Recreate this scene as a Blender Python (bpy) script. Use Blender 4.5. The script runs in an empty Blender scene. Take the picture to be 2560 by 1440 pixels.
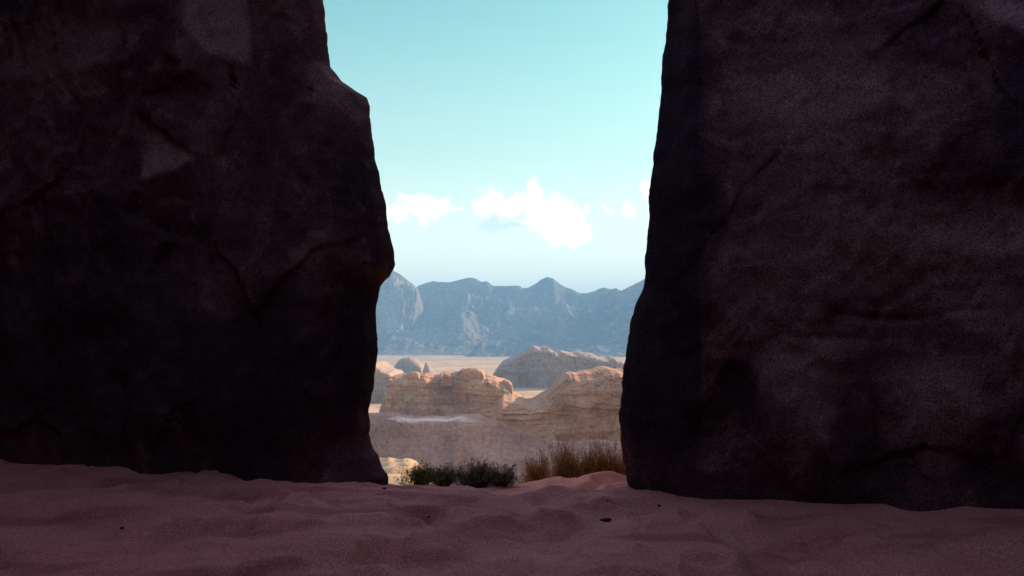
import bpy, math, random
import numpy as np
from mathutils import Vector, Euler

random.seed(7)
rng = np.random.default_rng(7)
R = math.radians
sc = bpy.context.scene
col = sc.collection

# ------------------------------------------------------------------ camera
F = 2400.0 / 2560.0                     # focal length / image width
CAM_Z = 1.4
PITCH = math.atan(130.0 / 2400.0)
cam_d = bpy.data.cameras.new("camera")
cam = bpy.data.objects.new("camera", cam_d)
col.objects.link(cam)
cam_d.sensor_width = 36.0
cam_d.lens = 36.0 * F
cam_d.clip_start = 0.05
cam_d.clip_end = 90000.0
cam.location = (0, 0, CAM_Z)
cam.rotation_euler = (math.pi / 2 + PITCH, 0, 0)
sc.camera = cam

def ray(px, py):
    """slopes (x/y, z/y) of the sight line through a point of the photograph"""
    a = (px - 1280) / 2400.0
    b = -(py - 720) / 2400.0
    c, s = math.cos(PITCH), math.sin(PITCH)
    y = c - b * s
    z = s + b * c
    return a / y, z / y

def at(px, py, Y):
    u, v = ray(px, py)
    return u * Y, Y, CAM_Z + v * Y

# ------------------------------------------------------------------ sun, sky, exposure
SUN_AZ, SUN_EL = R(46), R(18.5)           # to the right of the view, in front
sdir = Vector((math.sin(SUN_AZ) * math.cos(SUN_EL), math.cos(SUN_AZ) * math.cos(SUN_EL), math.sin(SUN_EL)))
ld = bpy.data.lights.new("sun", 'SUN')
ld.energy = 5.0
ld.angle = R(0.5)
ld.color = (1.0, 0.76, 0.52)
lo = bpy.data.objects.new("sun", ld)
col.objects.link(lo)
lo.rotation_euler = sdir.to_track_quat('Z', 'Y').to_euler()

sc.view_settings.view_transform = 'Standard'
sc.view_settings.look = 'None'
sc.view_settings.gamma = 1.0
sc.view_settings.exposure = 1.27
sc.cycles.max_bounces = 8
sc.cycles.diffuse_bounces = 5
sc.cycles.volume_bounces = 0
sc.cycles.sample_clamp_indirect = 4.0

class NT:
    """tiny helper for building node trees"""
    def __init__(s, nt): s.nt = nt
    def n(s, typ, **kw):
        nd = s.nt.nodes.new(typ)
        for k, v in kw.items(): setattr(nd, k, v)
        return nd
    def link(s, a, b): s.nt.links.new(a, b)
    def put(s, v, sock):
        if isinstance(v, bpy.types.NodeSocket): s.link(v, sock)
        else: sock.default_value = v
    def math(s, op, a, b=0.0, c=0.0, clamp=False):
        nd = s.n('ShaderNodeMath', operation=op); nd.use_clamp = clamp
        s.put(a, nd.inputs[0]); s.put(b, nd.inputs[1]); s.put(c, nd.inputs[2])
        return nd.outputs[0]
    def vmath(s, op, a, b=(0, 0, 0), out=0):
        nd = s.n('ShaderNodeVectorMath', operation=op)
        s.put(a, nd.inputs[0]); s.put(b, nd.inputs[1])
        return nd.outputs[out]
    def noise(s, vec, scale, detail=4.0, rough=0.55, dist=0.0, color=False):
        nd = s.n('ShaderNodeTexNoise')
        s.put(vec, nd.inputs['Vector']); nd.inputs['Scale'].default_value = scale
        nd.inputs['Detail'].default_value = detail; nd.inputs['Roughness'].default_value = rough
        nd.inputs['Distortion'].default_value = dist
        return nd.outputs['Color' if color else 'Fac']
    def mix(s, f, a, b, mode='MIX'):
        nd = s.n('ShaderNodeMix', data_type='RGBA', blend_type=mode)
        s.put(f, nd.inputs['Factor']); 
        for v, k in ((a, 6), (b, 7)):
            if isinstance(v, tuple) and len(v) == 3: v = v + (1,)
            s.put(v, nd.inputs[k])
        return nd.outputs[2]
    def step(s, v, a, b, lo=0.0, hi=1.0):
        nd = s.n('ShaderNodeMapRange', interpolation_type='SMOOTHSTEP')
        s.put(v, nd.inputs['Value'])
        nd.inputs['From Min'].default_value = a; nd.inputs['From Max'].default_value = b
        nd.inputs['To Min'].default_value = lo; nd.inputs['To Max'].default_value = hi
        return nd.outputs['Result']

world = bpy.data.worlds.new("World")
sc.world = world
world.use_nodes = True
world.node_tree.nodes.clear()
W = NT(world.node_tree)
sky = W.n('ShaderNodeTexSky', sky_type='NISHITA')
sky.sun_disc = False
sky.sun_elevation = SUN_EL
sky.sun_rotation = SUN_AZ
sky.altitude = 900
sky.air_density = 1.0
sky.dust_density = 1.2
sky.ozone_density = 1.5
SKY_TINT = (0.67, 1.02, 0.69)
sk_geo = W.n('ShaderNodeTexCoord')
sk_sep = W.n('ShaderNodeSeparateXYZ'); W.link(sk_geo.outputs['Generated'], sk_sep.inputs[0])
TINT_UP = (3.5, 2.5, 2.25)              # high sky above the frame, brightened and neutralised to lift shaded rock and interior
base = W.mix(1.0, sky.outputs[0], W.mix(W.step(sk_sep.outputs[2], 0.36, 0.62), SKY_TINT, TINT_UP), 'MULTIPLY')
# cumulus: puffs laid out by direction, broken up with noise
geo = W.n('ShaderNodeTexCoord')
sep = W.n('ShaderNodeSeparateXYZ'); W.link(geo.outputs['Generated'], sep.inputs[0])
yy = W.math('MAXIMUM', sep.outputs[1], 0.02)
cu = W.math('DIVIDE', sep.outputs[0], yy); cv = W.math('DIVIDE', sep.outputs[2], yy)
cmb = W.n('ShaderNodeCombineXYZ'); W.link(cu, cmb.inputs[0]); W.link(cv, cmb.inputs[1])
P0 = cmb.outputs[0]
n1 = W.noise(P0, 34, 8, 0.68, color=True)
n2 = W.vmath('SUBTRACT', n1, (0.5, 0.5, 0.5))
n3 = W.n('ShaderNodeVectorMath', operation='SCALE'); W.link(n2, n3.inputs[0]); n3.inputs['Scale'].default_value = 0.050
P1 = W.vmath('ADD', P0, n3.outputs[0])
P1 = W.vmath('MULTIPLY', P1, (1, 1, 0))
puffs = [  # px, py, rx, ry in pixels of the photograph
    (1222, 510, 38, 34), (1262, 525, 30, 26), (1300, 500, 34, 20), (1336, 478, 17, 18), (1340, 512, 42, 30),
    (1392, 520, 46, 30), (1380, 560, 62, 36), (1430, 570, 38, 30), (1410, 606, 22, 10), (1440, 540, 26, 20),
    (1050, 520, 34, 22), (1095, 522, 34, 16), (1010, 505, 14, 10), (985, 530, 26, 20), (1138, 520, 12, 8), (1055, 548, 16, 12),
    (1472, 518, 9, 8), (1572, 526, 17, 14), (1625, 490, 22, 34), (1530, 524, 12, 6),
    (860, 540, 60, 26), (760, 520, 50, 30), (1720, 500, 70, 40), (1820, 530, 60, 30), (2000, 470, 90, 45), (520, 500, 90, 40)]
best = None
for (px, py, rx, ry) in puffs:
    u, v = ray(px, py)
    d = W.vmath('SUBTRACT', P1, (u, v, 0))
    d = W.vmath('MULTIPLY', d, (2400.0 / rx, 2400.0 / ry, 0))
    L = W.vmath('LENGTH', d, out=1)
    m = W.math('SUBTRACT', 1.32, L)
    best = m if best is None else W.math('MAXIMUM', best, m)
fine = W.noise(P0, 95, 5, 0.62)
best = W.math('ADD', best, W.math('MULTIPLY', W.math('SUBTRACT', fine, 0.5), 1.6))
mask = W.step(best, -0.10, 0.95)
# grey undersides of the middle cloud
def dblob(px, py, rx, ry):
    u, v = ray(px, py)
    d = W.vmath('MULTIPLY', W.vmath('SUBTRACT', P1, (u, v, 0)), (2400.0 / rx, 2400.0 / ry, 0))
    return W.math('SUBTRACT', 1.2, W.vmath('LENGTH', d, out=1))
under = W.math('MAXIMUM', dblob(1225, 552, 44, 26), dblob(1270, 572, 66, 14))
under = W.math('ADD', under, W.math('MULTIPLY', W.math('SUBTRACT', fine, 0.5), 1.2))
under = W.step(under, 0.1, 0.9, 0.0, 0.75)
# the low sky is milky with haze
elev = W.math('MAXIMUM', sep.outputs[2], 0.0)
milk = W.step(elev, 0.0, 0.36, 1.0, 0.0)
base = W.mix(W.math('MULTIPLY', milk, 0.42), base, (8.2, 6.6, 5.2, 1))
puffy = W.noise(P0, 48, 5, 0.6)
base = W.mix(W.step(elev, 0.01, 0.20, 0.70, 0.0), base, (9.9, 8.9, 7.4, 1))
c1 = W.mix(mask, base, W.mix(W.step(puffy, 0.38, 0.62), (8.0, 8.0, 7.8, 1), (12.5, 11.0, 10.5, 1)))
c2 = W.mix(under, c1, (4.6, 5.4, 5.5, 1))
bg = W.n('ShaderNodeBackground'); W.link(c2, bg.inputs[0])
bg.inputs[1].default_value = 0.095
wo = W.n('ShaderNodeOutputWorld'); W.link(bg.outputs[0], wo.inputs[0])

# ------------------------------------------------------------------ numeric noise
_perm = rng.permutation(256).astype(np.int64)
_perm = np.concatenate([_perm, _perm, _perm])
_val = rng.random(256) * 2 - 1
def vnoise(x, y, z=0.0):
    x = np.asarray(x, float); y = np.asarray(y, float); z = np.asarray(z, float) + np.zeros_like(x)
    x, y, z = np.broadcast_arrays(x, y, z)
    xi = np.floor(x).astype(np.int64); yi = np.floor(y).astype(np.int64); zi = np.floor(z).astype(np.int64)
    xf = x - xi; yf = y - yi; zf = z - zi
    f = lambda t: t * t * t * (t * (t * 6 - 15) + 10)
    u, v, w = f(xf), f(yf), f(zf)
    def h(a, b, c): return _val[_perm[_perm[_perm[a & 255] + (b & 255)] + (c & 255)]]
    def L(a, b, t): return a + (b - a) * t
    x0 = L(L(h(xi, yi, zi), h(xi + 1, yi, zi), u), L(h(xi, yi + 1, zi), h(xi + 1, yi + 1, zi), u), v)
    x1 = L(L(h(xi, yi, zi + 1), h(xi + 1, yi, zi + 1), u), L(h(xi, yi + 1, zi + 1), h(xi + 1, yi + 1, zi + 1), u), v)
    return L(x0, x1, w)
def fbm(x, y, z=0.0, o=5, g=0.5):
    s = 0; a = 1.0; t = 0; k = 1.0
    for i in range(o):
        s = s + a * vnoise(x * k + 13.7 * i, y * k - 7.1 * i, z * k + 3.3 * i); t += a; a *= g; k *= 2.03
    return s / t
def ridged(x, y, z=0.0, o=5, g=0.55):
    s = 0; a = 1.0; t = 0; k = 1.0
    for i in range(o):
        s = s + a * (1 - np.abs(vnoise(x * k + 5.3 * i, y * k + 9.2 * i, z * k)) * 2); t += a; a *= g; k *= 2.07
    return s / t
def smooth(a, b, v):
    t = np.clip((v - a) / (b - a), 0, 1)
    return t * t * (3 - 2 * t)

# ------------------------------------------------------------------ object helpers
def tag(o, label=None, cat=None, group=None, kind=None):
    if label: o['label'] = label
    if cat: o['category'] = cat
    if group: o['group'] = group
    if kind: o['kind'] = kind
    return o
def mesh_obj(name, V, faces, mat, loc=(0, 0, 0), parent=None, smooth_sh=True):
    V = np.asarray(V, np.float64).reshape(-1, 3) - np.array(loc)
    me = bpy.data.meshes.new(name)
    faces = np.asarray(faces, np.int32)
    n = faces.shape[1]
    me.vertices.add(len(V)); me.vertices.foreach_set('co', V.astype(np.float32).ravel())
    me.loops.add(faces.size); me.loops.foreach_set('vertex_index', faces.ravel())
    me.polygons.add(len(faces)); me.polygons.foreach_set('loop_start', np.arange(0, faces.size, n, dtype=np.int32))
    me.polygons.foreach_set('loop_total', np.full(len(faces), n, np.int32))
    me.polygons.foreach_set('use_smooth', np.full(len(faces), smooth_sh))
    me.update(calc_edges=True)
    me.materials.append(mat)
    o = bpy.data.objects.new(name, me)
    col.objects.link(o)
    o.location = loc
    if parent: o.parent = parent
    return o
def grid_faces(n, m, wrap=False, flip=False):
    """grid with n rows and m columns; wrap closes the columns"""
    i = np.arange(n - 1)[:, None]; j = np.arange(m if wrap else m - 1)[None, :]
    a = i * m + j; b = i * m + (j + 1) % m; c = b + m; d = a + m
    q = np.stack([a, b, c, d], -1).reshape(-1, 4)
    return q[:, ::-1] if flip else q

# ------------------------------------------------------------------ materials
def new_mat(name):
    m = bpy.data.materials.new(name); m.use_nodes = True
    m.node_tree.nodes.clear()
    N = NT(m.node_tree)
    b = N.n('ShaderNodeBsdfPrincipled'); o = N.n('ShaderNodeOutputMaterial')
    N.link(b.outputs[0], o.inputs[0])
    b.inputs['Roughness'].default_value = 0.92
    b.inputs['Specular IOR Level'].default_value = 0.15
    g = N.n('ShaderNodeNewGeometry')
    return m, N, b, g.outputs['Position']
def bump(N, b, h, strength, dist):
    bp = N.n('ShaderNodeBump'); bp.inputs['Strength'].default_value = strength; bp.inputs['Distance'].default_value = dist
    N.link(h, bp.inputs['Height']); N.link(bp.outputs[0], b.inputs['Normal'])

def rock_mat(name, dark, mid, light, size, strata=1.0, grain=1.0, bump_d=0.03, stain=None):
    """banded sandstone: size = metres of the large patches"""
    m, N, b, P = new_mat(name)
    big = N.noise(P, 1.0 / size, 5, 0.6, 0.4)
    Ps = N.vmath('MULTIPLY', P, (0.12, 0.12, 1.0))
    band = N.noise(Ps, strata / size * 6, 5, 0.65, 0.6)
    c = N.mix(N.step(big, 0.35, 0.65), dark, mid)
    c = N.mix(N.step(band, 0.52, 0.74, 0, 0.5), c, light)
    c = N.mix(N.step(band, 0.44, 0.28, 0, 0.45), c, dark)
    pit = N.noise(N.vmath('MULTIPLY', P, (1.0, 1.0, 1.6)), 9.0 / size, 3, 0.75)
    c = N.mix(N.step(pit, 0.39, 0.30, 0, 0.85), c, tuple(q * 0.42 for q in dark))
    c = N.mix(N.step(N.noise(P, 2.6 / size, 4, 0.7, 0.8), 0.55, 0.66, 0, 0.5), c, (light[0], light[1] * 0.78, light[2] * 0.62))
    gr = N.noise(P, 14.0 / size * grain, 6, 0.7)
    c = N.mix(1.0, c, N.mix(N.step(gr, 0.25, 0.75), (0.72, 0.72, 0.72), (1.25, 1.25, 1.25)), 'MULTIPLY')
    if stain:
        Pv = N.vmath('MULTIPLY', P, (1.0, 1.0, 0.14))
        st = N.noise(Pv, stain[0] / size, 4, 0.6)
        c = N.mix(N.step(st, 0.56, 0.74, 0, 0.7), c, stain[1])
    N.link(c, b.inputs['Base Color'])
    hh = N.math('ADD', gr, N.math('MULTIPLY', band, 1.3))
    bump(N, b, hh, 0.7, bump_d)
    return m

# interior sandstone, weathered dark, with mottling and painted light and shade
def cave_rock(name, patches=(), grain_amt=0.6):
    m, N, b, P = new_mat(name)
    big = N.noise(P, 0.55, 5, 0.62, 0.5)
    midn = N.noise(P, 2.3, 6, 0.66, 0.8)
    c = N.mix(N.step(big, 0.34, 0.66), (0.052, 0.020, 0.030), (0.130, 0.058, 0.062))
    c = N.mix(N.step(midn, 0.48, 0.72, 0, 0.75), c, (0.26, 0.125, 0.12))
    c = N.mix(N.step(midn, 0.44, 0.28, 0, 0.7), c, (0.028, 0.015, 0.020))
    Ps = N.vmath('MULTIPLY', P, (0.1, 0.1, 1.0))
    band = N.noise(Ps, 3.0, 5, 0.7, 0.5)
    c = N.mix(N.step(band, 0.55, 0.7, 0, 0.3), c, (0.2, 0.11, 0.095))
    gr = N.noise(P, 62, 2, 0.8)
    gc = N.noise(P, 48, 2, 0.8, color=True)
    at_ = N.n('ShaderNodeAttribute', attribute_name='light_mottle')
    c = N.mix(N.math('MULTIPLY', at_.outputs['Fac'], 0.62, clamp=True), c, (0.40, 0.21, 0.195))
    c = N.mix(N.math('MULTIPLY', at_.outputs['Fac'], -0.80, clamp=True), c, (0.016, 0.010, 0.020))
    c = N.mix(1.0, c, N.mix(N.step(gr, 0.3, 0.7), (1 - grain_amt,) * 3, (1 + grain_amt,) * 3), 'MULTIPLY')
    c = N.mix(0.85, c, N.mix(1.0, c, N.mix(1.0, gc, (2.0, 2.0, 2.0), 'MULTIPLY'), 'MULTIPLY'))
    N.link(c, b.inputs['Base Color'])
    hh = N.math('ADD', N.math('MULTIPLY', gr, 0.25), midn)
    bump(N, b, hh, 0.8, 0.05)
    return m
M_wall = cave_rock('dark sandstone')

M_sand, N, b, P = new_mat('red sand')
s1 = N.noise(P, 0.7, 4, 0.6, 0.4); s2 = N.noise(P, 75, 2, 0.85); s3 = N.noise(N.vmath('MULTIPLY', P, (0.45, 1.0, 1.0)), 1.7, 5, 0.6, 0.6)
c = N.mix(N.step(s1, 0.35, 0.65), (0.48, 0.175, 0.150), (0.54, 0.215, 0.18))
c = N.mix(N.step(s3, 0.46, 0.68, 0, 0.75), c, (0.30, 0.085, 0.08))
c = N.mix(1.0, c, N.mix(N.step(s2, 0.3, 0.7), (0.55, 0.55, 0.55), (1.45, 1.45, 1.45)), 'MULTIPLY')
sc2 = N.noise(P, 55, 2, 0.8, color=True)
c = N.mix(0.35, c, N.mix(1.0, c, N.mix(1.0, sc2, (2.0, 2.0, 2.0), 'MULTIPLY'), 'MULTIPLY'))
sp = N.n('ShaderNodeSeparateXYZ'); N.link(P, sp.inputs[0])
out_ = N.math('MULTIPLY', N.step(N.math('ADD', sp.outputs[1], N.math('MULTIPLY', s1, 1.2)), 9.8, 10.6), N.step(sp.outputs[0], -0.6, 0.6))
c = N.mix(N.math('MULTIPLY', out_, 0.95), c, (0.90, 0.33, 0.22))       # brighter skylight on the outer mound, painted into the sand colour
N.link(c, b.inputs['Base Color'])
bump(N, b, N.math('ADD', s2, N.math('MULTIPLY', N.noise(P, 9, 4, 0.6), 2.0)), 0.6, 0.012)

M_ground, N, b, P = new_mat('desert ground')
g1 = N.noise(N.vmath('MULTIPLY', P, (0.35, 1.0, 1.0)), 0.004, 6, 0.6, 0.6); g2 = N.noise(P, 0.05, 6, 0.7); g3 = N.noise(P, 0.035, 3, 0.9)
c = N.mix(N.step(g1, 0.35, 0.65), (0.46, 0.27, 0.145), (0.62, 0.41, 0.23))
c = N.mix(N.step(g2, 0.45, 0.75, 0, 0.5), c, (0.32, 0.18, 0.11))
c = N.mix(N.step(g3, 0.56, 0.66, 0, 0.7), c, (0.20, 0.14, 0.08))
g4 = N.noise(N.vmath('MULTIPLY', P, (1.0, 0.28, 1.0)), 0.012, 5, 0.75)
c = N.mix(N.step(g4, 0.50, 0.62, 0, 0.65), c, (0.26, 0.16, 0.085))
N.link(c, b.inputs['Base Color'])
bump(N, b, g2, 0.4, 1.0)

M_near = rock_mat('near sandstone', (0.34, 0.165, 0.095), (0.50, 0.265, 0.155), (0.60, 0.38, 0.23), 26, 1.0, 1.6, 0.5, (3.0, (0.17, 0.095, 0.075)))
M_slope = rock_mat('slope sandstone', (0.31, 0.16, 0.115), (0.44, 0.245, 0.175), (0.52, 0.33, 0.22), 24, 0.9, 1.6, 0.4)
_n = M_slope.node_tree; _N = NT(_n)
_b = [q for q in _n.nodes if q.type == 'BSDF_PRINCIPLED'][0]
_at = _N.n('ShaderNodeAttribute', attribute_name='pale')
_N.link(_N.mix(_at.outputs['Fac'], _b.inputs['Base Color'].links[0].from_socket, (0.74, 0.50, 0.38, 1)), _b.inputs['Base Color'])
M_mid = rock_mat('ribbed sandstone', (0.35, 0.17, 0.09), (0.52, 0.275, 0.145), (0.64, 0.42, 0.24), 60, 1.0, 1.4, 1.0, (2.6, (0.13, 0.085, 0.07)))
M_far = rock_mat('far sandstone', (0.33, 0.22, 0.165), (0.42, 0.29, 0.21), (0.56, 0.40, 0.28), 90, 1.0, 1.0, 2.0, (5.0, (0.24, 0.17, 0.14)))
def mount_mat(name, a, bb, sp):
    m, N, b, P = new_mat(name)
    k1 = N.noise(P, 0.0016, 8, 0.7, 0.5); k2 = N.noise(P, 0.022, 4, 0.85)
    c = N.mix(N.step(k1, 0.40, 0.62), a, bb)
    c = N.mix(N.step(k2, 0.54, 0.66, 0, 0.75), c, sp)
    c = N.mix(N.step(k2, 0.46, 0.34, 0, 0.8), c, (0.04, 0.03, 0.03))
    N.link(c, b.inputs['Base Color'])
    bump(N, b, N.math('ADD', k2, k1), 0.8, 25.0)
    return m
M_mount = mount_mat('mountain rock', (0.09, 0.08, 0.08), (0.19, 0.15, 0.13), (0.56, 0.42, 0.33))
M_mount_sunlit = mount_mat('sunlit mountain rock', (0.16, 0.12, 0.10), (0.34, 0.25, 0.20), (0.62, 0.46, 0.36))  # lighter copy of the mountain rock, sunlit slopes painted in

# ------------------------------------------------------------------ ground sheet
_gy = np.array([-60, 9.0, 9.8, 10.6, 11.6, 12.6, 14, 20, 60, 130, 150, 190, 250, 500, 700, 1000, 1400, 2000, 60000.])
_gz = np.array([0, 0.0, -0.10, -0.26, -0.34, -0.75, -1.5, -3.8, -12.5, -24.5, -27, -32, -42, -66, -88, -110, -117, -120, -120.])
def ground_z(x, y):
    z = np.interp(y, _gy, _gz)
    z = z + (0.0 - z) * smooth(-1.3, -2.6, x) * smooth(14.5, 12.5, y)
    near = smooth(40, 10, np.hypot(x, y))
    # trampled sand: soft hollows and rims
    w1 = x + 0.35 * vnoise(x * 0.8, y * 0.8, 4.0); w2 = y + 0.35 * vnoise(x * 0.8 + 9, y * 0.8, 1.0)
    a = fbm(w1 * 0.95, w2 * 0.8, 0.3, 3, 0.45) * (1 - 0.6 * smooth(8.2, 9.0, y))
    foot = -np.clip(vnoise(w1 * 2.2, w2 * 1.7, 7.0) - 0.15, 0, 1)
    foot2 = -np.clip(vnoise(w1 * 4.6, w2 * 3.4, 17.0) - 0.1, 0, 1) ** 0.8 + 0.4 * ridged(w1 * 1.6, w2 * 2.2, 3.0, 2)
    calm = 1 - 0.65 * np.exp(-((y - (8.9 - 0.25 * x)) / 0.7) ** 2) * smooth(1.2, 2.0, x)
    near = near * calm
    z = z - 0.02 * smooth(1.0, 4.0, x) * near
    z = z + near * (0.15 * a + 0.16 * foot + 0.055 * foot2 + 0.012 * fbm(x * 6, y * 6, 2.0, 3))
    # crest at the mouth on the right, and the red mound beyond it
    z = z + 0.05 * np.exp(-((y - 9.1) / 0.35) ** 2) * smooth(-0.15, 0.35, x) * (1 + 0.25 * np.sin(x * 6.0)) * (near > 0)
    u = x / np.maximum(y, 0.1)
    z = z + 0.17 * np.exp(-((x - 1.15) / 0.42) ** 2 - ((y - 11.3) / 0.85) ** 2)
    z = z + 0.10 * np.exp(-((x - 0.45) / 0.6) ** 2 - ((y - 11.3) / 0.7) ** 2)
    z = z + 0.07 * np.exp(-((x + 1.7) / 0.7) ** 2 - ((y - 10.8) / 0.8) ** 2)
    # sunlit ledges seen at the foot of the left wall
    m = smooth(-0.050, -0.108, u + 0.006 * vnoise(y * 0.05, 3.0)) * smooth(118, 140, y) * smooth(222, 206, y)
    q = (y - 140) / 17.0 + 0.45 * vnoise(x * 0.07, y * 0.02, 3.0) + 0.010 * x
    fq = q - np.floor(q)
    led = -18.6 - 0.085 * (y - 140) + 1.5 * (smooth(0, 0.10, fq) * (1 - fq)) * (0.7 + 0.6 * vnoise(np.floor(q) * 3.1, 1.0)) + 0.25 * fbm(x * 0.3, y * 0.2, 1.0, 4)
    z = z * (1 - m) + np.maximum(led, z) * m
    far = smooth(40, 400, np.hypot(x, y))
    z = z + far * (1.6 * fbm(x * 0.004, y * 0.004, 5.0, 4)) * smooth(12000, 3000, np.hypot(x, y))
    return z

def polar(radii, angs):
    r, t = np.meshgrid(radii, angs, indexing='ij')
    x = r * np.sin(t); y = r * np.cos(t)
    return np.stack([x, y, ground_z(x, y)], -1)
fa = np.radians(np.concatenate([np.arange(-180, -40, 2.0), np.arange(-40, 40, 0.11), np.arange(40, 180, 2.0)]))
r_near = np.concatenate([np.linspace(0.02, 3, 22)[:-1], np.arange(3, 16, 0.035)])
r_far = np.concatenate([[r_near[-1]], r_near[-1] * 1.0125 ** np.arange(1, 640)])
r_far = r_far[r_far < 30000]
V = polar(r_near, fa)
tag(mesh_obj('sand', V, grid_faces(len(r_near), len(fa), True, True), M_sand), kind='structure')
V = polar(r_far, fa)
tag(mesh_obj('desert_ground', V, grid_faces(len(r_far), len(fa), True, True), M_ground), kind='structure')

# ------------------------------------------------------------------ the two rock walls that frame the view
L_OUT = [(790, -900), (795, -400), (803, -60), (808, 0), (815, 60), (824, 115), (833, 168), (858, 203), (890, 226), (916, 244), (924, 262), (928, 300),
         (935, 335), (939, 395), (947, 440), (953, 475), (964, 500), (967, 545), (976, 600), (984, 640), (985, 663), (972, 686),
         (955, 700), (944, 715), (941, 745), (939, 780), (944, 830), (943, 880), (933, 930), (929, 990), (922, 1030),
         (922, 1065), (925, 1105), (934, 1125), (946, 1138), (955, 1160), (963, 1176), (972, 1190), (974, 1230), (976, 1300)]
R_OUT = [(1700, -900), (1680, -400), (1669, -60), (1668, 0), (1665, 60), (1666, 95), (1655, 160), (1650, 240), (1647, 310), (1640, 370), (1634, 430),
         (1627, 480), (1626, 520), (1618, 580), (1613, 640), (1609, 690), (1603, 725), (1590, 760), (1580, 800), (1572, 840), (1565, 890),
         (1560, 940), (1556, 990), (1553, 1050), (1556, 1100), (1557, 1140), (1564, 1165), (1570, 1190), (1575, 1240), (1580, 1290)]
def in_poly(x, z, poly, soft):
    """signed soft mask of a convex polygon given counter-clockwise or clockwise"""
    d = np.full_like(x, 1e9)
    c = np.mean(poly, axis=0)
    for i in range(len(poly)):
        a = np.array(poly[i]); bb = np.array(poly[(i + 1) % len(poly)])
        n = np.array([-(bb - a)[1], (bb - a)[0]]); n = n / np.linalg.norm(n)
        if np.dot(c - a, n) < 0: n = -n
        d = np.minimum(d, (x - a[0]) * n[0] + (z - a[1]) * n[1])
    return smooth(-soft, soft, d), d

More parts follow.
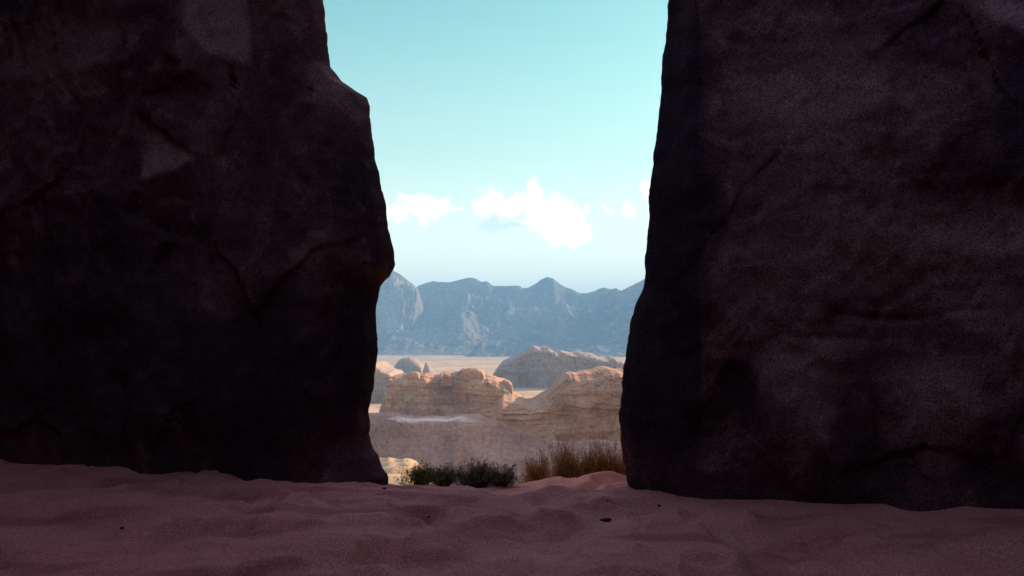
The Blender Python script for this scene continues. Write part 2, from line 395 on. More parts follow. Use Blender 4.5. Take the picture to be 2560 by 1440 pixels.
def wall(name, outline, Ysil, plan, facets, side, seed, label, tones=(), top=9.2):
    zs = []; xs = []
    for (px, py) in outline:
        X, _, Z = at(px, py, Ysil); xs.append(X); zs.append(Z)
    zs = np.array(zs)[::-1]; xs = np.array(xs)[::-1]
    rows = np.concatenate([np.arange(-1.2, 5.4, 0.03), np.arange(5.4, top + 0.01, 0.12)])
    xe = np.interp(rows, zs, xs)
    # small roughness of the silhouette edge
    xe = xe + side * (0.022 * fbm(rows * 3.1, seed, 0.0, 4, 0.6) + 0.014 * np.abs(vnoise(rows * 7.0, seed)) + 0.010 * np.round(2 * vnoise(rows * 4.0, seed + 4)) / 2)
    # plan: points (fixed x or offset from the edge, y); resampled
    pts = []
    for r, e in zip(rows, xe):
        pl = [(p[1] if p[0] == 'x' else e - side * p[1], p[2]) for p in plan]
        pts.append(pl)
    pts = np.array(pts)                               # rows, k, 2
    cnt = [p[3] for p in plan[:-1]]
    segs = []
    for k, n in enumerate(cnt):
        t = np.linspace(0, 1, n, endpoint=False)[None, :, None]
        segs.append(pts[:, k:k + 1] * (1 - t) + pts[:, k + 1:k + 2] * t)
    segs.append(pts[:, -1:])
    G = np.concatenate(segs, 1)                       # rows, m, 2
    # round the plan corners a little
    for _ in range(4):
        G[:, 1:-1] = 0.25 * G[:, :-2] + 0.5 * G[:, 1:-1] + 0.25 * G[:, 2:]
    Z = np.repeat(rows[:, None], G.shape[1], 1)
    X = G[:, :, 0]; Y = G[:, :, 1]
    dist_edge = np.hypot(X - xe[:, None], Y - Ysil)
    w = 0.10 + 0.90 * smooth(0.08, 0.9, dist_edge)
    tx = np.gradient(X, axis=1); ty = np.gradient(Y, axis=1)
    ln = np.hypot(tx, ty) + 1e-9
    nx, ny = side * ty / ln, -side * tx / ln           # outward in plan
    d = 0.34 * fbm(X * 0.45 + seed, Y * 0.45, Z * 0.38, 3)
    d = d + 0.11 * ridged(X * 1.1 + seed, Y * 1.1, Z * 0.8, 4) 
    d = d + 0.055 * fbm(X * 3.5, Y * 3.5, Z * 3.2 + seed, 4, 0.6)
    # broken flakes: each cell of the face is a plane of its own
    rs = np.random.default_rng(int(seed * 10))
    lo_, hi_ = (X.min(), X.max())
    ns_ = 150
    cx = rs.uniform(-9, 9, ns_); cz = rs.uniform(-1, 9, ns_); gx = rs.normal(0, 1, ns_); gz = rs.normal(0, 1, ns_); gc = rs.normal(0, 1, ns_)
    qx = X + 0.25 * fbm(X * 1.1, Z * 1.1, seed, 3); qz = (Z + 0.25 * fbm(X * 1.1 + 7, Z * 1.1, seed, 3)) * 0.7
    bd = np.full(X.shape, 1e9); fl = np.zeros_like(X)
    for a1, a2, g1, g2, g3 in zip(cx, cz * 0.7, gx, gz, gc):
        dd = (qx - a1) ** 2 + (qz - a2) ** 2
        mk = dd < bd
        fl = np.where(mk, 0.055 * g3 + 0.10 * g1 * (qx - a1) + 0.13 * g2 * (qz - a2), fl); bd = np.where(mk, dd, bd)
    d = d + fl * (0.50 if side > 0 else 0.28)
    front = Y < Ysil - 0.02
    light_mottle = np.zeros_like(X)
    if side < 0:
        light_mottle = light_mottle - 1.7 * smooth(1.72, 1.66, X + 0.03 * vnoise(Z * 3, 1.0)) * smooth(0.2, 1.2, Z) * (Y < 9.3)  # shade painted on the jamb, which the gap skylight would brighten
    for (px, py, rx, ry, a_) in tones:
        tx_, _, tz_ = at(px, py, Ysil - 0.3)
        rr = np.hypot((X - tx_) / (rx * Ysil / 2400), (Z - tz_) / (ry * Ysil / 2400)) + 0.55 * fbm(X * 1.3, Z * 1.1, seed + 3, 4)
        light_mottle = light_mottle + a_ * smooth(1.15, 0.45, rr)
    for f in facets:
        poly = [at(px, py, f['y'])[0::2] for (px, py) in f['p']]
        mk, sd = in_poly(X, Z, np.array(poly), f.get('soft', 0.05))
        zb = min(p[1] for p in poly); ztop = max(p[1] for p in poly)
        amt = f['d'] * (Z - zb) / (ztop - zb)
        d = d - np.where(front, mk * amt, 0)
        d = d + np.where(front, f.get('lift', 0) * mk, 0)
        light_mottle = light_mottle + np.where(front, mk * f.get('c', 0.5), 0)  # facets painted lighter, standing in for light on tilted planes
    if side < 0:
        # honeycomb hollows low on the right wall, a few horizontal cracks
        hol = np.clip(vnoise(X * 2.1 + 3, Y * 2.1, Z * 1.25 + 2) - 0.05, 0, 1) ** 0.8
        d = d - 0.22 * hol * smooth(2.3, 1.2, Z) * smooth(-0.05, 0.6, Z)
        for zc, x0, x1 in ((1.62, 2.6, 4.2), (1.42, 2.3, 3.3)):
            zz = zc + 0.05 * vnoise(X * 1.5, 3.0)
            d = d - 0.03 * np.exp(-((Z - zz) / 0.03) ** 2) * smooth(x0, x0 + .3, X) * smooth(x1, x1 - .3, X)
    w = w * (0.35 + 0.65 * smooth(0.0, 0.7, Z))
    X2 = X + nx * d * w; Y2 = Y + ny * d * w
    V = np.stack([X2, Y2, Z], -1)
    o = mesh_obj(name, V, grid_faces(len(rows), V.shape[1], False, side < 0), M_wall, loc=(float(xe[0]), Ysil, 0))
    att = o.data.attributes.new('light_mottle', 'FLOAT', 'POINT'); att.data.foreach_set('value', np.clip(light_mottle, -1, 1).astype(np.float32).ravel())
    tag(o, label, 'rock wall')
    return o
lf = [dict(p=[(490, -40), (640, -40), (652, 190), (560, 172), (496, 100)], y=10.8, d=0.32, lift=0.05, soft=0.05, c=0.85),
      dict(p=[(380, 305), (515, 412), (478, 440), (378, 465)], y=10.9, d=0.30, lift=0.05, soft=0.05, c=0.85),
      dict(p=[(-500, -60), (170, -60), (285, 245), (-500, 235)], y=11.2, d=0.50, lift=0.10, soft=0.10, c=0.45),
      dict(p=[(790, 120), (836, 185), (918, 262), (900, 330), (830, 250), (780, 200)], y=10.6, d=0.10, lift=0.02, soft=0.05)]
wall('rock_wall', L_OUT, 10.75,
     [('x', -15.0, 14.0, 30), ('x', -6.3, 11.55, 150), ('e', 1.6, 10.25, 36), ('e', 0.55, 10.28, 22), ('e', 0.12, 10.52, 10),
      ('e', 0.0, 10.75, 10), ('e', 0.10, 11.1, 14), ('e', 0.9, 12.2, 20), ('x', -6.0, 14.5, 20), ('x', -15.0, 16.0, 1)],
     lf, 1, 3.3, 'dark sandstone cliff on the left, its edge stepping out in two blunt noses against the sky',
     tones=[(100, 120, 260, 170, 0.35), (620, 60, 150, 160, 0.15), (200, 850, 600, 330, -0.9), (700, 950, 260, 330, -0.9), (860, 450, 90, 160, -0.7), (700, 300, 90, 200, -0.5), (880, 250, 60, 60, 0.3)])  # lighter top left, darker bottom and edge: light falloff painted in
rf = [dict(p=[(2370, -40), (2700, -40), (2700, 240), (2560, 150), (2470, 75)], y=8.2, d=0.55, lift=0.30, soft=0.05),
      dict(p=[(1900, 180), (2200, 150), (2260, 330), (2000, 330)], y=8.3, d=0.05, lift=0.0, soft=0.25, c=0.2),
      dict(p=[(2080, 480), (2480, 470), (2500, 660), (2330, 640), (2180, 590)], y=8.2, d=0.04, lift=0.0, soft=0.2, c=0.25),
      dict(p=[(1850, 590), (2150, 560), (2350, 700), (2300, 880), (1850, 850)], y=8.3, d=0.05, lift=0.0, soft=0.30, c=0.1)]
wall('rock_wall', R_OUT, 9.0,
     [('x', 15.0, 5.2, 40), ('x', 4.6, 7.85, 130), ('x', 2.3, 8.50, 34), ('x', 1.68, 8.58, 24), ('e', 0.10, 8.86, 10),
      ('e', 0.0, 9.0, 10), ('e', 0.08, 9.3, 14), ('e', 0.7, 10.4, 26), ('x', 2.9, 13.5, 30), ('x', 4.2, 20.0, 20), ('x', 15.0, 22.0, 1)],  # last stretch runs back unseen, added to block the sun at the lip
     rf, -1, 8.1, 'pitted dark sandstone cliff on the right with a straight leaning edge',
     tones=[(2060, 330, 330, 260, 0.30), (2250, 640, 330, 140, 0.35), (2480, 60, 200, 90, 0.6), (2450, 330, 110, 230, -0.7), (1700, 500, 90, 700, -0.9), (1650, 1000, 120, 300, -0.6),  # mottling, plus painted shade along the jamb
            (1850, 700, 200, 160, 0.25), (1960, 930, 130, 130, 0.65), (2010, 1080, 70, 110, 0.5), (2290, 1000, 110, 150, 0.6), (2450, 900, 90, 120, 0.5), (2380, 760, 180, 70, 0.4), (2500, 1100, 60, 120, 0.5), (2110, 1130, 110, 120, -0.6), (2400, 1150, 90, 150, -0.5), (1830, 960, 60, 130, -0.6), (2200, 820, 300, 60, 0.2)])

# ------------------------------------------------------------------ the rest of the hollow around the camera (lit only through its roof cleft and the gap)
def shell(name, pts, mat):
    """rough rock sheet through a loop of plan points"""
    pts = np.array(pts, float)
    out = []
    for i in range(len(pts) - 1):
        t = np.linspace(0, 1, 60, endpoint=False)[:, None]
        out.append(pts[i] * (1 - t) + pts[i + 1] * t)
    Pn = np.concatenate(out + [pts[-1:]])
    rows = np.arange(-1, 10.3, 0.15)
    X = np.repeat(Pn[None, :, 0], len(rows), 0); Y = np.repeat(Pn[None, :, 1], len(rows), 0)
    Z = np.repeat(rows[:, None], X.shape[1], 1)
    d = 0.6 * fbm(X * .3, Y * .3, Z * .3, 5)
    r = np.hypot(X, Y)
    V = np.stack([X * (1 + d / r), Y * (1 + d / r), Z], -1)
    return tag(mesh_obj(name, V, grid_faces(len(rows), X.shape[1]), mat), kind='structure')
shell('cave_wall', [(-13.5, 15.0), (-12, 4), (-9, -6), (-2, -9), (5, -8), (11, -2), (12.5, 11)], M_wall)
SLOT = (-9.0, 8.5, 0.2, 6.8)            # cleft put in the unseen roof to let skylight in: x0, x1, y0, y1
def roof():
    xs = np.linspace(-16, 16, 129); ys = np.linspace(-11, 10.5, 87)
    X, Y = np.meshgrid(xs, ys)
    Z0 = 9.0 + 0.5 * fbm(X * .3, Y * .3, 1.0, 4)
    n, m = X.shape
    Vb = np.stack([X, Y, Z0], -1).reshape(-1, 3); Vt = np.stack([X, Y, Z0 + 1.0 + 3.6 * smooth(5.6, 6.6, np.maximum(Y, X - 1.9))], -1).reshape(-1, 3)  # thicker front and right rim shaped to stop direct sun
    q = grid_faces(n, m)
    cx = X.ravel()[q].mean(1); cy = Y.ravel()[q].mean(1)
    wob = 0.5 * vnoise(cx * .5, cy * .5, 3.0)
    keep = ~((cx > SLOT[0] + wob) & (cx < SLOT[1] + wob) & (cy > SLOT[2] + wob) & (cy < SLOT[3] + wob))
    qb = q[keep]
    e = {}
    for f in qb:
        for k in range(4):
            a, bb = int(f[k]), int(f[(k + 1) % 4])
            if (bb, a) in e: del e[(bb, a)]
            else: e[(a, bb)] = 1
    off = n * m
    side = [[a, bb, bb + off, a + off] for (a, bb) in e]
    faces = np.concatenate([qb, qb[:, ::-1] + off, np.array(side)])
    return tag(mesh_obj('cave_roof', np.concatenate([Vb, Vt]), faces, M_wall, smooth_sh=False), kind='structure')
roof()

# ------------------------------------------------------------------ outcrops
def outcrop(name, sky_px, Yc, depth, zbase, mat, label, k=0.45, res=1.6, amp=1.0, strat=1.0, flute=1.0, ns=150, seed=0.0, crest=0.25, cat='rock outcrop', fscale=None, front_slope=0.0):
    """a rounded rock mass: its crest follows the given points at distance Yc, front and back fall away"""
    pts = [at(px, py, Yc) for (px, py) in sky_px]
    xs = np.array([p[0] for p in pts]); zs = np.array([p[2] for p in pts])
    n = int((sky_px[-1][0] - sky_px[0][0]) / res)
    x = np.linspace(xs[0], xs[-1], n)
    zc = np.interp(x, xs, zs)
    S = Yc / 1000.0
    zc = zc + crest * S * (1.6 * fbm(x / (9 * S), seed, 0.0, 4, 0.6) + 2.2 * np.round(2.2 * vnoise(x / (13 * S), seed + 9)) / 2.2)
    # ends curl down and shrink
    tt = (x - xs[0]) / (xs[-1] - xs[0])
    endw = np.clip(np.minimum(tt, 1 - tt) / 0.08, 0, 1) ** 0.5
    zc = zbase + (zc - zbase) * (0.02 + 0.98 * endw)
    D = depth * (0.25 + 0.75 * endw) * (1 + 0.25 * fbm(x / (60 * S), seed + 5, 0, 2))
    th = np.linspace(0, math.pi, ns)
    # denser rows near the front and top
    sh = np.linspace(-1, 1, ns); th = math.pi / 2 * (1 + np.sign(sh) * (1 - (1 - np.abs(sh)) ** (1.0 if k > 0.4 else 3.2)))
    if k <= 0.4:
        sh = np.linspace(0, 1, ns // 2); half = math.pi / 2 * sh ** 3.0; th = np.concatenate([half, (math.pi - half[::-1])[1:]]); ns = len(th)
    ct = np.cos(th)[:, None]; st = np.sin(th)[:, None]
    X = np.repeat(x[None, :], ns, 0)
    Y = Yc - D[None, :] * np.sign(ct) * np.abs(ct) ** (0.9)
    Z = zbase + (zc[None, :] - zbase) * np.clip(st, 0, 1) ** k
    if front_slope:
        Y = Y - front_slope * (zc[None, :] - Z) * (ct > 0)
    fs = fscale or 1.0
    wc = smooth(0.0, 0.35, np.abs(ct)) * 0.9 + 0.1          # keep the crest line
    q = 30 * S * fs
    d = amp * 5.0 * S * fs * fbm(X / q + seed, Y / q, Z / (q * 1.2), 6, 0.6)
    d = d + flute * 3.2 * S * fs * (ridged(X / (q * 0.75) + seed, Y / (q * 2), Z / (q * 5.0), 3) - 0.5)
    jn = 1 - np.abs(vnoise(X / (q * 0.42) + 0.5 * Z / q + seed, seed, Z / (q * 3.5))) * 5.0
    d = d - max(flute - 0.4, 0) * 2.8 * S * fs * np.clip(jn * (0.5 + vnoise(X / (q * 1.5), Z / (q * 2), 2.0)), 0, 1)
    blk = np.round(2.5 * fbm(X / (q * 0.9) + 3, Y / q, Z / (q * 0.45) + seed, 3, 0.5)) / 2.5
    d = d + amp * 2.6 * S * fs * blk
    zz = Z + 0.12 * q * vnoise(X / (q * 2.2), Y / (q * 2.2), seed)
    lay = fbm(zz / (q * 0.23), X / (q * 7), seed, 4, 0.65)
    d = d + strat * 1.5 * S * fs * np.sign(lay) * np.abs(lay) ** 0.6
    d = d * wc
    Xn = X; Yn = Y - d * (ct > -0.2) * np.clip(np.abs(ct) + 0.15, 0, 1) + d * (ct <= -0.2)
    Zn = Z + 0.22 * d * st * wc
    V = np.stack([Xn, Yn, Zn], -1)
    o = mesh_obj(name, V, grid_faces(ns, n), mat, loc=(float(x[n // 2]), Yc, zbase))
    if cat: tag(o, label, cat)
    return o

# far bluish ridge behind the saddle, right
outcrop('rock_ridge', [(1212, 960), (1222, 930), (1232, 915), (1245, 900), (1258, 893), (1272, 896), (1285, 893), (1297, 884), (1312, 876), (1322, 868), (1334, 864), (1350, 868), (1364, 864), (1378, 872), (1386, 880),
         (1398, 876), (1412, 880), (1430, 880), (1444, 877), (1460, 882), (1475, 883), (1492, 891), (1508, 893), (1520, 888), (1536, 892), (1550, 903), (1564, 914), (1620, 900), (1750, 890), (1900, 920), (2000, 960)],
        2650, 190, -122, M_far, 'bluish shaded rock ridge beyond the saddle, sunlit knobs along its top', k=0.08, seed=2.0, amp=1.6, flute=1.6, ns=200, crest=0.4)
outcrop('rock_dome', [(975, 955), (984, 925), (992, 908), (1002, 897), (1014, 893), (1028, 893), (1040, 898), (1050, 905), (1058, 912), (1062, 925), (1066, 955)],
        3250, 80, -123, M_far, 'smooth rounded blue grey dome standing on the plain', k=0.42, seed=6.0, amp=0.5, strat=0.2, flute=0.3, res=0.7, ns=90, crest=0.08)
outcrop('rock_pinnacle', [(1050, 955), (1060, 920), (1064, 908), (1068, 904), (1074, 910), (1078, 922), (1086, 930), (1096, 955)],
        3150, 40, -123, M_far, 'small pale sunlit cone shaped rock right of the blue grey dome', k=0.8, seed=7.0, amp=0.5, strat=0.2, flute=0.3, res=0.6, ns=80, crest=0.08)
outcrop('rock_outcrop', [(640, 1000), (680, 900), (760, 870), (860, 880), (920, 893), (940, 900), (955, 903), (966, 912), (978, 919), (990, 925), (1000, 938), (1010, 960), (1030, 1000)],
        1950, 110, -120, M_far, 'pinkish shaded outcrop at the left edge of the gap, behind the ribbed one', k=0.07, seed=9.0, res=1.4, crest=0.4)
ribbed = outcrop('rock_outcrop', [(945, 1075), (952, 1025), (954, 995), (960, 972), (972, 955), (978, 940), (1000, 931), (1018, 931), (1034, 928), (1052, 931), (1070, 929), (1084, 936), (1096, 937), (1106, 930), (1120, 932), (1134, 934),
         (1146, 930), (1156, 922), (1168, 921), (1180, 926), (1196, 931), (1206, 936), (1222, 938), (1238, 941), (1252, 946), (1268, 953), (1276, 968), (1282, 980), (1292, 984), (1302, 990), (1312, 1000), (1326, 1006), (1345, 1010), (1400, 1030), (1460, 1075)],
        1350, 75, -121, M_mid, 'ribbed brown outcrop left of the saddle with a broken sunlit rim', k=0.10, seed=12.0, amp=1.5, flute=2.2, strat=1.3, ns=280, crest=0.65)
outcrop('rock_outcrop', [(1180, 1190), (1196, 1090), (1206, 1052), (1222, 1022), (1248, 992), (1280, 990), (1304, 999), (1318, 1006), (1334, 1000), (1346, 992), (1358, 985), (1372, 976), (1384, 964), (1391, 954), (1402, 944), (1416, 932), (1428, 930), (1440, 932), (1456, 927),
         (1474, 924), (1492, 922), (1510, 918), (1526, 920), (1542, 926), (1560, 922), (1600, 900), (1700, 860), (1850, 850), (2000, 900), (2100, 1050), (2140, 1190)],
        700, 60, -98, M_near, 'large layered pinkish brown outcrop on the right, falling to the saddle', k=0.08, seed=15.0, amp=1.2, flute=0.8, strat=1.5, crest=0.35, ns=340, front_slope=0.30)

def knob(px0, px1, ptop, pbot, Y, depth, label, seed, k=0.4, mat=None):
    zb = at(0, pbot, Y)[2]
    w = px1 - px0
    pts = [(px0, pbot), (px0 + .08 * w, ptop + .45 * (pbot - ptop)), (px0 + .22 * w, ptop + .15 * (pbot - ptop)), (px0 + .42 * w, ptop), (px0 + .68 * w, ptop + .05 * (pbot - ptop)), (px0 + .88 * w, ptop + .25 * (pbot - ptop)), (px1, pbot)]
    o = outcrop('rock_knob', pts, Y, depth, zb, mat or M_mid, None, k=k, res=0.5, ns=90, seed=seed, amp=1.0, flute=0.3, strat=0.8, crest=0.15, cat=None, fscale=0.3)
    o.parent = ribbed; o.location = o.location - ribbed.location
knob(1100, 1134, 933, 965, 1285, 14, None, 21)
knob(1010, 1052, 928, 950, 1290, 12, None, 22)
knob(1146, 1216, 920, 948, 1300, 22, None, 23, 0.3)
knob(1246, 1284, 948, 984, 1300, 16, None, 24, 0.25)

# added blocker, unseen behind the right wall, to shade the near slope
def sun_blocker():
    n, m = 120, 160
    th = np.linspace(0, math.pi / 2, n)[:, None]; ph = np.linspace(0, 2 * math.pi, m, endpoint=False)[None, :]
    k = 0.35
    X = 205 + 120 * np.cos(th) ** k * np.cos(ph) ; Y = 455 + 120 * np.cos(th) ** k * np.sin(ph)
    Z = -90 + 165 * np.sin(th) + 0 * ph
    d = 1 + 0.12 * fbm(X / 40, Y / 40, Z / 60, 5)
    X = 205 + (X - 205) * d; Y = 455 + (Y - 455) * d
    tag(mesh_obj('shade_blocker', np.stack([X, Y, Z], -1), grid_faces(n, m, True), M_near, loc=(205, 455, -90)), kind='structure')
sun_blocker()

# ------------------------------------------------------------------ near smooth slope with pale ledges
def slope():
    Y0 = 268.0
    crest_px = [(500, 1010), (800, 1020), (900, 1036), (930, 1036), (960, 1033), (985, 1034), (1020, 1042), (1060, 1041), (1100, 1039), (1150, 1037), (1196, 1041), (1212, 1050), (1245, 1064), (1290, 1078),
                (1340, 1090), (1420, 1098), (1480, 1092), (1560, 1096), (1700, 1090), (2100, 1080)]
    p = np.array([at(a, bb, Y0) for a, bb in crest_px])
    x = np.linspace(p[0, 0], p[-1, 0], 760)
    zc = np.interp(x, p[:, 0], p[:, 2]) + 0.7 * fbm(x * 0.12, 1.0, 0, 5, 0.6) + 0.35 * np.round(2 * vnoise(x * 0.16, 5.0)) / 2
    y = np.concatenate([np.arange(205, 244, 0.5), np.arange(244, 276, 0.22), np.arange(276, 330, 1.0)])
    X, Yg = np.meshgrid(x, y)
    Zc = zc[None, :]
    u = X / Yg
    lm = smooth(-0.150, -0.105, u) * smooth(-0.024, -0.062, u)            # where the ledges are
    yb = 266 - 12 * lm + 2.0 * vnoise(X * 0.035, 4.0) * lm + 3 * np.sin((X + 24) * 0.19) * lm
    Zf = Zc - 0.25 - 1.7 * lm                                              # top of the smooth face
    face = Zf - 0.78 * np.maximum(yb - Yg, 0) - 0.02 * np.maximum(yb - Yg, 0) ** 1.25
    t = np.clip((Yg - yb) / np.maximum(Y0 - yb, 1), 0, 1)
    st = t * 3.0 + 0.35 * vnoise(X * 0.05, Yg * 0.05, 1.0)
    sfl = np.floor(st); fr = st - sfl
    stair = np.clip((sfl + smooth(0.80, 1.0, fr)) / 3.0, 0, 1)
    stair = stair * lm + t * (1 - lm)
    Z = np.where(Yg < yb, face, Zf + (Zc - Zf) * stair)
    Z = np.where(Yg > Y0, Zc - 1.1 * (Yg - Y0), Z)
    rough = 1.5 * fbm(X * 0.03, Yg * 0.04, 6.0, 5, 0.5) + 0.9 * np.round(3 * vnoise(X * 0.02, Z * 0.35, 2.0)) / 3 - 0.9 * ridged(X * 0.05 + 0.03 * Yg, Yg * 0.012, 4.0, 3) * (Yg < yb) * smooth(yb + 1, yb - 14, Yg)
    pits = -1.3 * np.clip(vnoise(X * 0.13 + 3, Yg * 0.1, 3.0) - 0.62, 0, 1) * (Yg < yb)
    Z = Z + rough + pits
    u0, v0 = ray(1190, 1105)                                               # a round hollow low in the middle
    yh = 243.0
    rr = np.hypot((X - u0 * yh) / 3.2, (Yg - yh) / 4.5)
    Z = Z - 1.6 * smooth(1.0, 0.6, rr)
    V = np.stack([X, Yg, Z], -1)
    o = mesh_obj('rock_slope', V, grid_faces(len(y), len(x)), M_slope, loc=(0, Y0, -45))
    zz = (Zc - Z) + 0.5 * vnoise(X * 0.06, 8.0) + 0.3 * vnoise(X * 0.2, 2.0)
    pale = lm * smooth(0.50, 0.80, 0.5 + 0.9 * vnoise(zz * 2.6, X * 0.05, 1.0)) * smooth(3.4, 2.2, zz) * smooth(-0.2, 0.1, zz)
    att = o.data.attributes.new('pale', 'FLOAT', 'POINT')
    att.data.foreach_set('value', pale.astype(np.float32).ravel())
    tag(o, 'smooth grey purple rock slope in shade with thin pale ledges, nearest beyond the bushes', 'rock slope')
slope()

# ------------------------------------------------------------------ mountains
def mountain(name, sky_px, Yc, half, zbase, seed, n=520, ns=200, gully=1.0, foot=0.0, mat=None):
    pts = [at(px, py, Yc) for (px, py) in sky_px]
    xs = np.array([p[0] for p in pts]); zs = np.array([p[2] for p in pts])
    x = np.linspace(xs[0], xs[-1], n)
    zc = np.interp(x, xs, zs) 
    zc = zc + 7.0 * fbm(x / 150, seed, 0, 4, 0.55)
    t = np.linspace(-1, 1, ns)
    X, T = np.meshgrid(x, t)
    Zc = zc[None, :]
    Y = Yc + T * half
    a = np.abs(T)
    prof = (1 - a) ** 1.15
    w = smooth(0.0, 0.22, a)
    spur = ridged(X / 620 + seed, Y / 1400, seed, 5, 0.55)
    cut = ridged(X / 230 + seed * 2, Y / 700, seed, 4, 0.6)
    H = (Zc - zbase)
    Z = zbase + H * prof * (1 + w * gully * (0.55 * (spur - 0.45) + 0.20 * (cut - 0.4)))
    Z = Z + w * 22 * fbm(X / 70, Y / 70, seed, 4, 0.6) * smooth(1.0, 0.8, a)
    Z = np.where(a > 0.985, zbase - 5, np.maximum(Z, zbase - 5))
    Z = np.where(T < 0, np.maximum(Z, zbase + foot * (1 - a)), Z)
    V = np.stack([X, Y, Z], -1)
    return tag(mesh_obj(name, V, grid_faces(ns, n), mat or M_mount, loc=(0, Yc, zbase)), kind='structure')
mountain('mountain', [(-600, 700), (0, 690), (400, 650), (700, 680), (860, 730), (930, 712), (960, 690), (984, 676), (1000, 684), (1020, 700), (1036, 712), (1046, 724), (1056, 760), (1066, 805), (1088, 848), (1122, 884)],
         9300, 1050, -122, 1.7, n=800, gully=1.35, mat=M_mount_sunlit)
mountain('mountain', [(900, 892), (990, 850), (1010, 790), (1030, 726), (1046, 714), (1068, 706), (1084, 701), (1096, 703), (1122, 704), (1150, 698), (1176, 693), (1190, 696), (1202, 704), (1218, 703), (1232, 714), (1262, 714),
          (1290, 712), (1300, 714), (1306, 720), (1322, 718), (1338, 708), (1354, 696), (1368, 691), (1382, 695), (1396, 706), (1412, 717), (1428, 722), (1450, 732), (1470, 731), (1484, 728), (1500, 720), (1510, 718), (1540, 726),
          (1700, 740), (1900, 700), (2300, 690), (2900, 720)],
         9900, 2300, -122, 4.2, n=1000, gully=1.0)
mountain('mountain', [(1440, 890), (1480, 800), (1500, 760), (1516, 738), (1528, 722), (1540, 720), (1552, 727), (1568, 719), (1584, 710), (1604, 700), (1680, 650), (1800, 630), (2100, 680), (2600, 660), (3200, 700)],
         9000, 1700, -122, 8.9, n=700, gully=0.9)

mountain('foothill', [(1150, 896), (1172, 890), (1188, 868), (1197, 858), (1206, 856), (1216, 866), (1228, 862), (1240, 858), (1252, 862), (1262, 859), (1272, 874), (1290, 884), (1320, 896)],
         7300, 330, -124, 5.5, n=260, ns=120, gully=0.6)
mountain('foothill', [(900, 870), (930, 872), (960, 868), (972, 862), (986, 868), (1010, 872), (1040, 868), (1060, 876), (1090, 882), (1130, 890), (1180, 896)],
         8000, 420, -124, 7.5, n=260, ns=120, gully=0.6)
mountain('foothill', [(1320, 896), (1400, 882), (1440, 868), (1456, 872), (1490, 862), (1520, 866), (1560, 858), (1640, 850), (1720, 890), (1760, 897)],
         7300, 420, -124, 9.5, n=300, ns=120, gully=0.6)

# ------------------------------------------------------------------ shrubs on the lip
def veg_mat(name, c1, c2):
    m, N, b, P = new_mat(name)
    t = N.noise(P, 9, 3, 0.7)
    N.link(N.mix(N.step(t, 0.35, 0.65), c1, c2), b.inputs['Base Color'])
    b.inputs['Roughness'].default_value = 0.8
    return m
M_green = (veg_mat('green leaves', (0.22, 0.22, 0.07), (0.38, 0.33, 0.11)), veg_mat('green twigs', (0.07, 0.055, 0.04), (0.12, 0.10, 0.06)))
M_dark = (veg_mat('dark leaves', (0.16, 0.15, 0.11), (0.30, 0.26, 0.17)), veg_mat('dark twigs', (0.05, 0.04, 0.035), (0.08, 0.06, 0.05)))
M_gold = (veg_mat('dry olive leaves', (0.60, 0.32, 0.07), (0.76, 0.44, 0.11)), veg_mat('dry twigs', (0.14, 0.08, 0.045), (0.24, 0.13, 0.07)))
M_brown = (veg_mat('brown leaves', (0.60, 0.25, 0.06), (0.78, 0.40, 0.10)), veg_mat('brown twigs', (0.17, 0.085, 0.05), (0.26, 0.13, 0.08)))

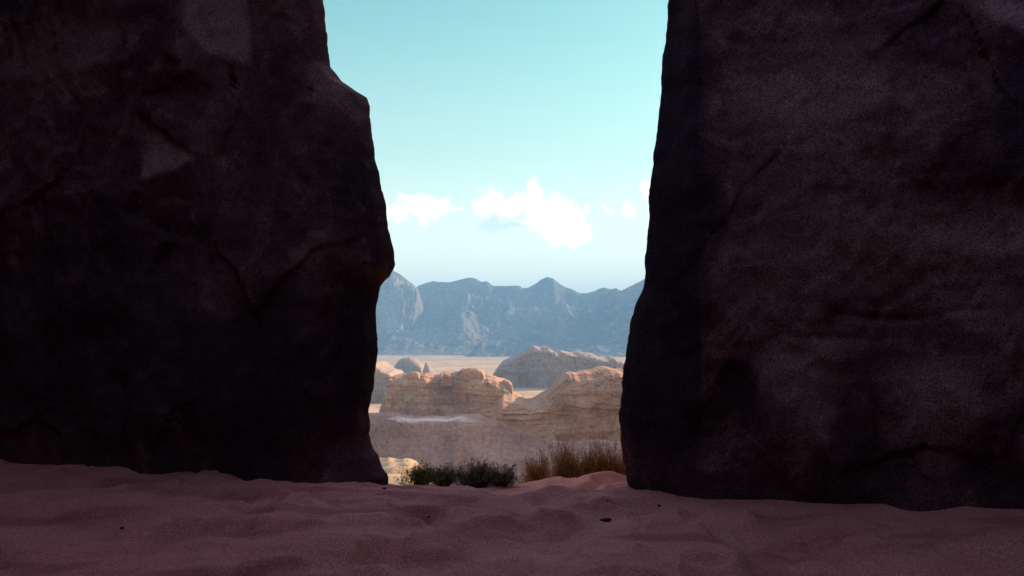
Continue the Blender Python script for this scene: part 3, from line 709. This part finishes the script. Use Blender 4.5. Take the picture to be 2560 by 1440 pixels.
def shrub(px0, px1, pytop, Y, mats, label, seed, nst=70, leaves=2600, upright=0.5, name='desert_shrub', lobes=None):
    rs = np.random.default_rng(seed)
    xc = at((px0 + px1) / 2, 1190, Y)[0]
    wdt = at(px1, 1190, Y)[0] - at(px0, 1190, Y)[0]
    zb = float(ground_z(np.array([xc]), np.array([Y]))[0]) - 0.03
    ztop = at(0, pytop, Y)[2]
    h = ztop - zb
    root = bpy.data.objects.new(name, None); root.empty_display_size = 0.2
    col.objects.link(root); root.location = (xc, Y, zb)
    tag(root, label, 'shrub', 'low desert shrubs on the sand lip')
    V = []; Fc = []; LV = []; LF = []
    def tube(pts, r0, r1):
        b0 = len(V)
        for i, p in enumerate(pts):
            r = r0 + (r1 - r0) * i / (len(pts) - 1)
            for k in range(3):
                a = k * 2.094
                V.append((p[0] + r * math.cos(a), p[1] + r * math.sin(a), p[2]))
        for i in range(len(pts) - 1):
            for k in range(3):
                a = b0 + i * 3 + k; bb = b0 + i * 3 + (k + 1) % 3
                Fc.append((a, bb, bb + 3, a + 3))
    tips = []
    for s in range(nst):
        az = rs.uniform(0, 2 * math.pi)
        lean = rs.random() ** 0.6
        rad = wdt * 0.68 * lean
        lf = 1.0 - 0.45 * lean ** 2
        if lobes is not None: lf *= 0.72 + 0.28 * math.sin(lobes * math.cos(az) * lean * 3 + seed)
        hh = h * lf * rs.uniform(0.5, 1.06)
        bx, by = rs.normal(0, wdt * 0.10), rs.normal(0, wdt * 0.07)
        ex, ey = rad * math.cos(az), 0.6 * rad * math.sin(az)
        pts = []
        for i in range(6):
            t = i / 5
            pts.append((bx + ex * t ** (0.8 + upright) + rs.normal(0, .006), by + ey * t ** (0.8 + upright) + rs.normal(0, .006), hh * t))
        tube(pts, 0.0042, 0.0016)
        for q in range(5):
            t = rs.uniform(0.25, 0.95); i = int(t * 5); p = np.array(pts[i])
            e = p + np.array([rs.normal(0, .05), rs.normal(0, .04), rs.uniform(.04, .13) * h / 0.4])
            e2 = e + (e - p) * 0.5 + rs.normal(0, .008, 3)
            tube([tuple(p), tuple(e), tuple(e2)], 0.0022, 0.001)
            tips.append((p, e2))
        tips.append((np.array(pts[2]), np.array(pts[5])))
    for _ in range(leaves):
        p, e = tips[rs.integers(len(tips))]
        c0 = p + (e - p) * rs.uniform(0.2, 1.05) + rs.normal(0, 0.009, 3)
        a = rs.normal(0, 1, 3); a[2] = abs(a[2]) + 0.5; a /= np.linalg.norm(a)
        bb = np.cross(a, rs.normal(0, 1, 3)); bb /= np.linalg.norm(bb) + 1e-9
        L, w_ = rs.uniform(.014, .030), rs.uniform(.003, .006)
        k0 = len(LV)
        LV.extend([c0, c0 + a * L * .5 + bb * w_, c0 + a * L, c0 + a * L * .5 - bb * w_])
        LF.append((k0, k0 + 1, k0 + 2, k0 + 3))
    V = np.array(V); LV = np.array(LV)
    mesh_obj('twigs', V, Fc, mats[1], parent=root, smooth_sh=False)
    mesh_obj('foliage', LV, LF, mats[0], parent=root, smooth_sh=False)
    return root
shrub(1008, 1096, 1162, 11.2, M_green, 'low dark green shrub nearest the left wall, beside the sunlit ledges', 11, 110, 4200)
shrub(1082, 1134, 1166, 11.1, M_green, 'smallest rounded green shrub, between the low green one and the big dark one', 12, 80, 3000)
shrub(1136, 1245, 1150, 11.0, M_dark, 'large blackish spiky shrub at the middle of the gap', 13, 150, 6000, lobes=2)
shrub(1215, 1296, 1164, 10.9, M_dark, 'lower blackish shrub leaning out right of the big dark one', 14, 70, 2300)
shrub(1318, 1372, 1132, 12.1, M_brown, 'thin brown shrub in the middle, standing alone on red sand', 15, 70, 2600, 0.1)
shrub(1296, 1326, 1178, 11.8, M_brown, 'tiny wispy brown tuft between the dark and the thin brown shrub', 18, 16, 260, 0.2)
shrub(1372, 1490, 1090, 12.3, M_gold, 'tall olive gold shrub with feathery tip, left of the rightmost shrub', 16, 210, 10500, 0.1, lobes=2)
shrub(1462, 1580, 1086, 12.4, M_brown, 'tall orange brown shrub touching the right wall above the mound', 17, 210, 10500, 0.1, lobes=2)

# ------------------------------------------------------------------ stones on the sand
M_stone, N, b, P = new_mat('dark stone')
t = N.noise(P, 60, 4, 0.7)
N.link(N.mix(N.step(t, 0.3, 0.7), (0.018, 0.014, 0.016), (0.05, 0.035, 0.035)), b.inputs['Base Color'])
bump(N, b, t, 0.6, 0.004)
def stone(px, py, size, label, seed, flat=0.4, name='stone', angle=0.0):
    # march along the sight line to the sand
    u, v = ray(px, py)
    ys = np.linspace(3, 14, 4000)
    gz = ground_z(u * ys, ys)
    Y = ys[np.argmax(CAM_Z + v * ys <= gz)]
    n, m = 14, 20
    th = np.linspace(0, math.pi, n)[:, None]; ph = np.linspace(0, 2 * math.pi, m, endpoint=False)[None, :]
    sx = np.sin(th) * np.cos(ph); sy = np.sin(th) * np.sin(ph); sz = np.cos(th) + 0 * ph
    q = 0.75
    sx, sy, sz = [np.sign(a) * np.abs(a) ** q for a in (sx, sy, sz)]
    d = 1 + 0.28 * fbm(sx * 1.6 + seed, sy * 1.6, sz * 1.6, 3)
    X = sx * d * size[0]; Yv = sy * d * size[1]; Z = sz * d * size[2]
    c, s = math.cos(angle), math.sin(angle)
    X, Z = X * c - Z * s, X * s + Z * c
    loc = (float(u * Y), float(Y), float(ground_z(np.array([u * Y]), np.array([Y]))[0]))
    V = np.stack([X + loc[0], Yv + loc[1], Z + loc[2] + size[2] * 0.6], -1)
    tag(mesh_obj(name, V, grid_faces(n, m, True, True), M_stone, loc=loc), label, 'stone', 'dark stones on the sand')
stone(1514, 1303, (0.046, 0.03, 0.014), 'flat blackish stone lying alone on the sand, largest of them', 1.0, angle=0.10)
stone(1072, 1294, (0.010, 0.010, 0.008), 'small dark pebble on the sand in the middle, left of the flat stone', 2.0)
stone(961, 1223, (0.016, 0.014, 0.012), 'dark pebble at the foot of the left wall end', 3.0)
stone(305, 1322, (0.016, 0.014, 0.010), 'dark pebble on the sand far left of the gap', 4.0)
stone(1648, 1266, (0.015, 0.012, 0.010), 'dark pebble below the foot of the right wall', 5.0)

# ------------------------------------------------------------------ haze
M_haze = bpy.data.materials.new('haze'); M_haze.use_nodes = True
nt = M_haze.node_tree; nt.nodes.clear()
pv = nt.nodes.new('ShaderNodeVolumePrincipled'); ou = nt.nodes.new('ShaderNodeOutputMaterial')
nt.links.new(pv.outputs[0], ou.inputs['Volume'])
pv.inputs['Color'].default_value = (0.30, 0.59, 0.91, 1)
pv.inputs['Density'].default_value = 8.5e-5
pv.inputs['Anisotropy'].default_value = 0.0
hx = 31000.0; z0, z1 = -128.0, 1150.0
hv = [(x, y, z) for z in (z0, z1) for (x, y) in ((-hx, -hx), (hx, -hx), (hx, hx), (-hx, hx))]
hf = [(3, 2, 1, 0), (4, 5, 6, 7), (0, 1, 5, 4), (1, 2, 6, 5), (2, 3, 7, 6), (3, 0, 4, 7)]
tag(mesh_obj('haze', hv, hf, M_haze, smooth_sh=False), kind='stuff')
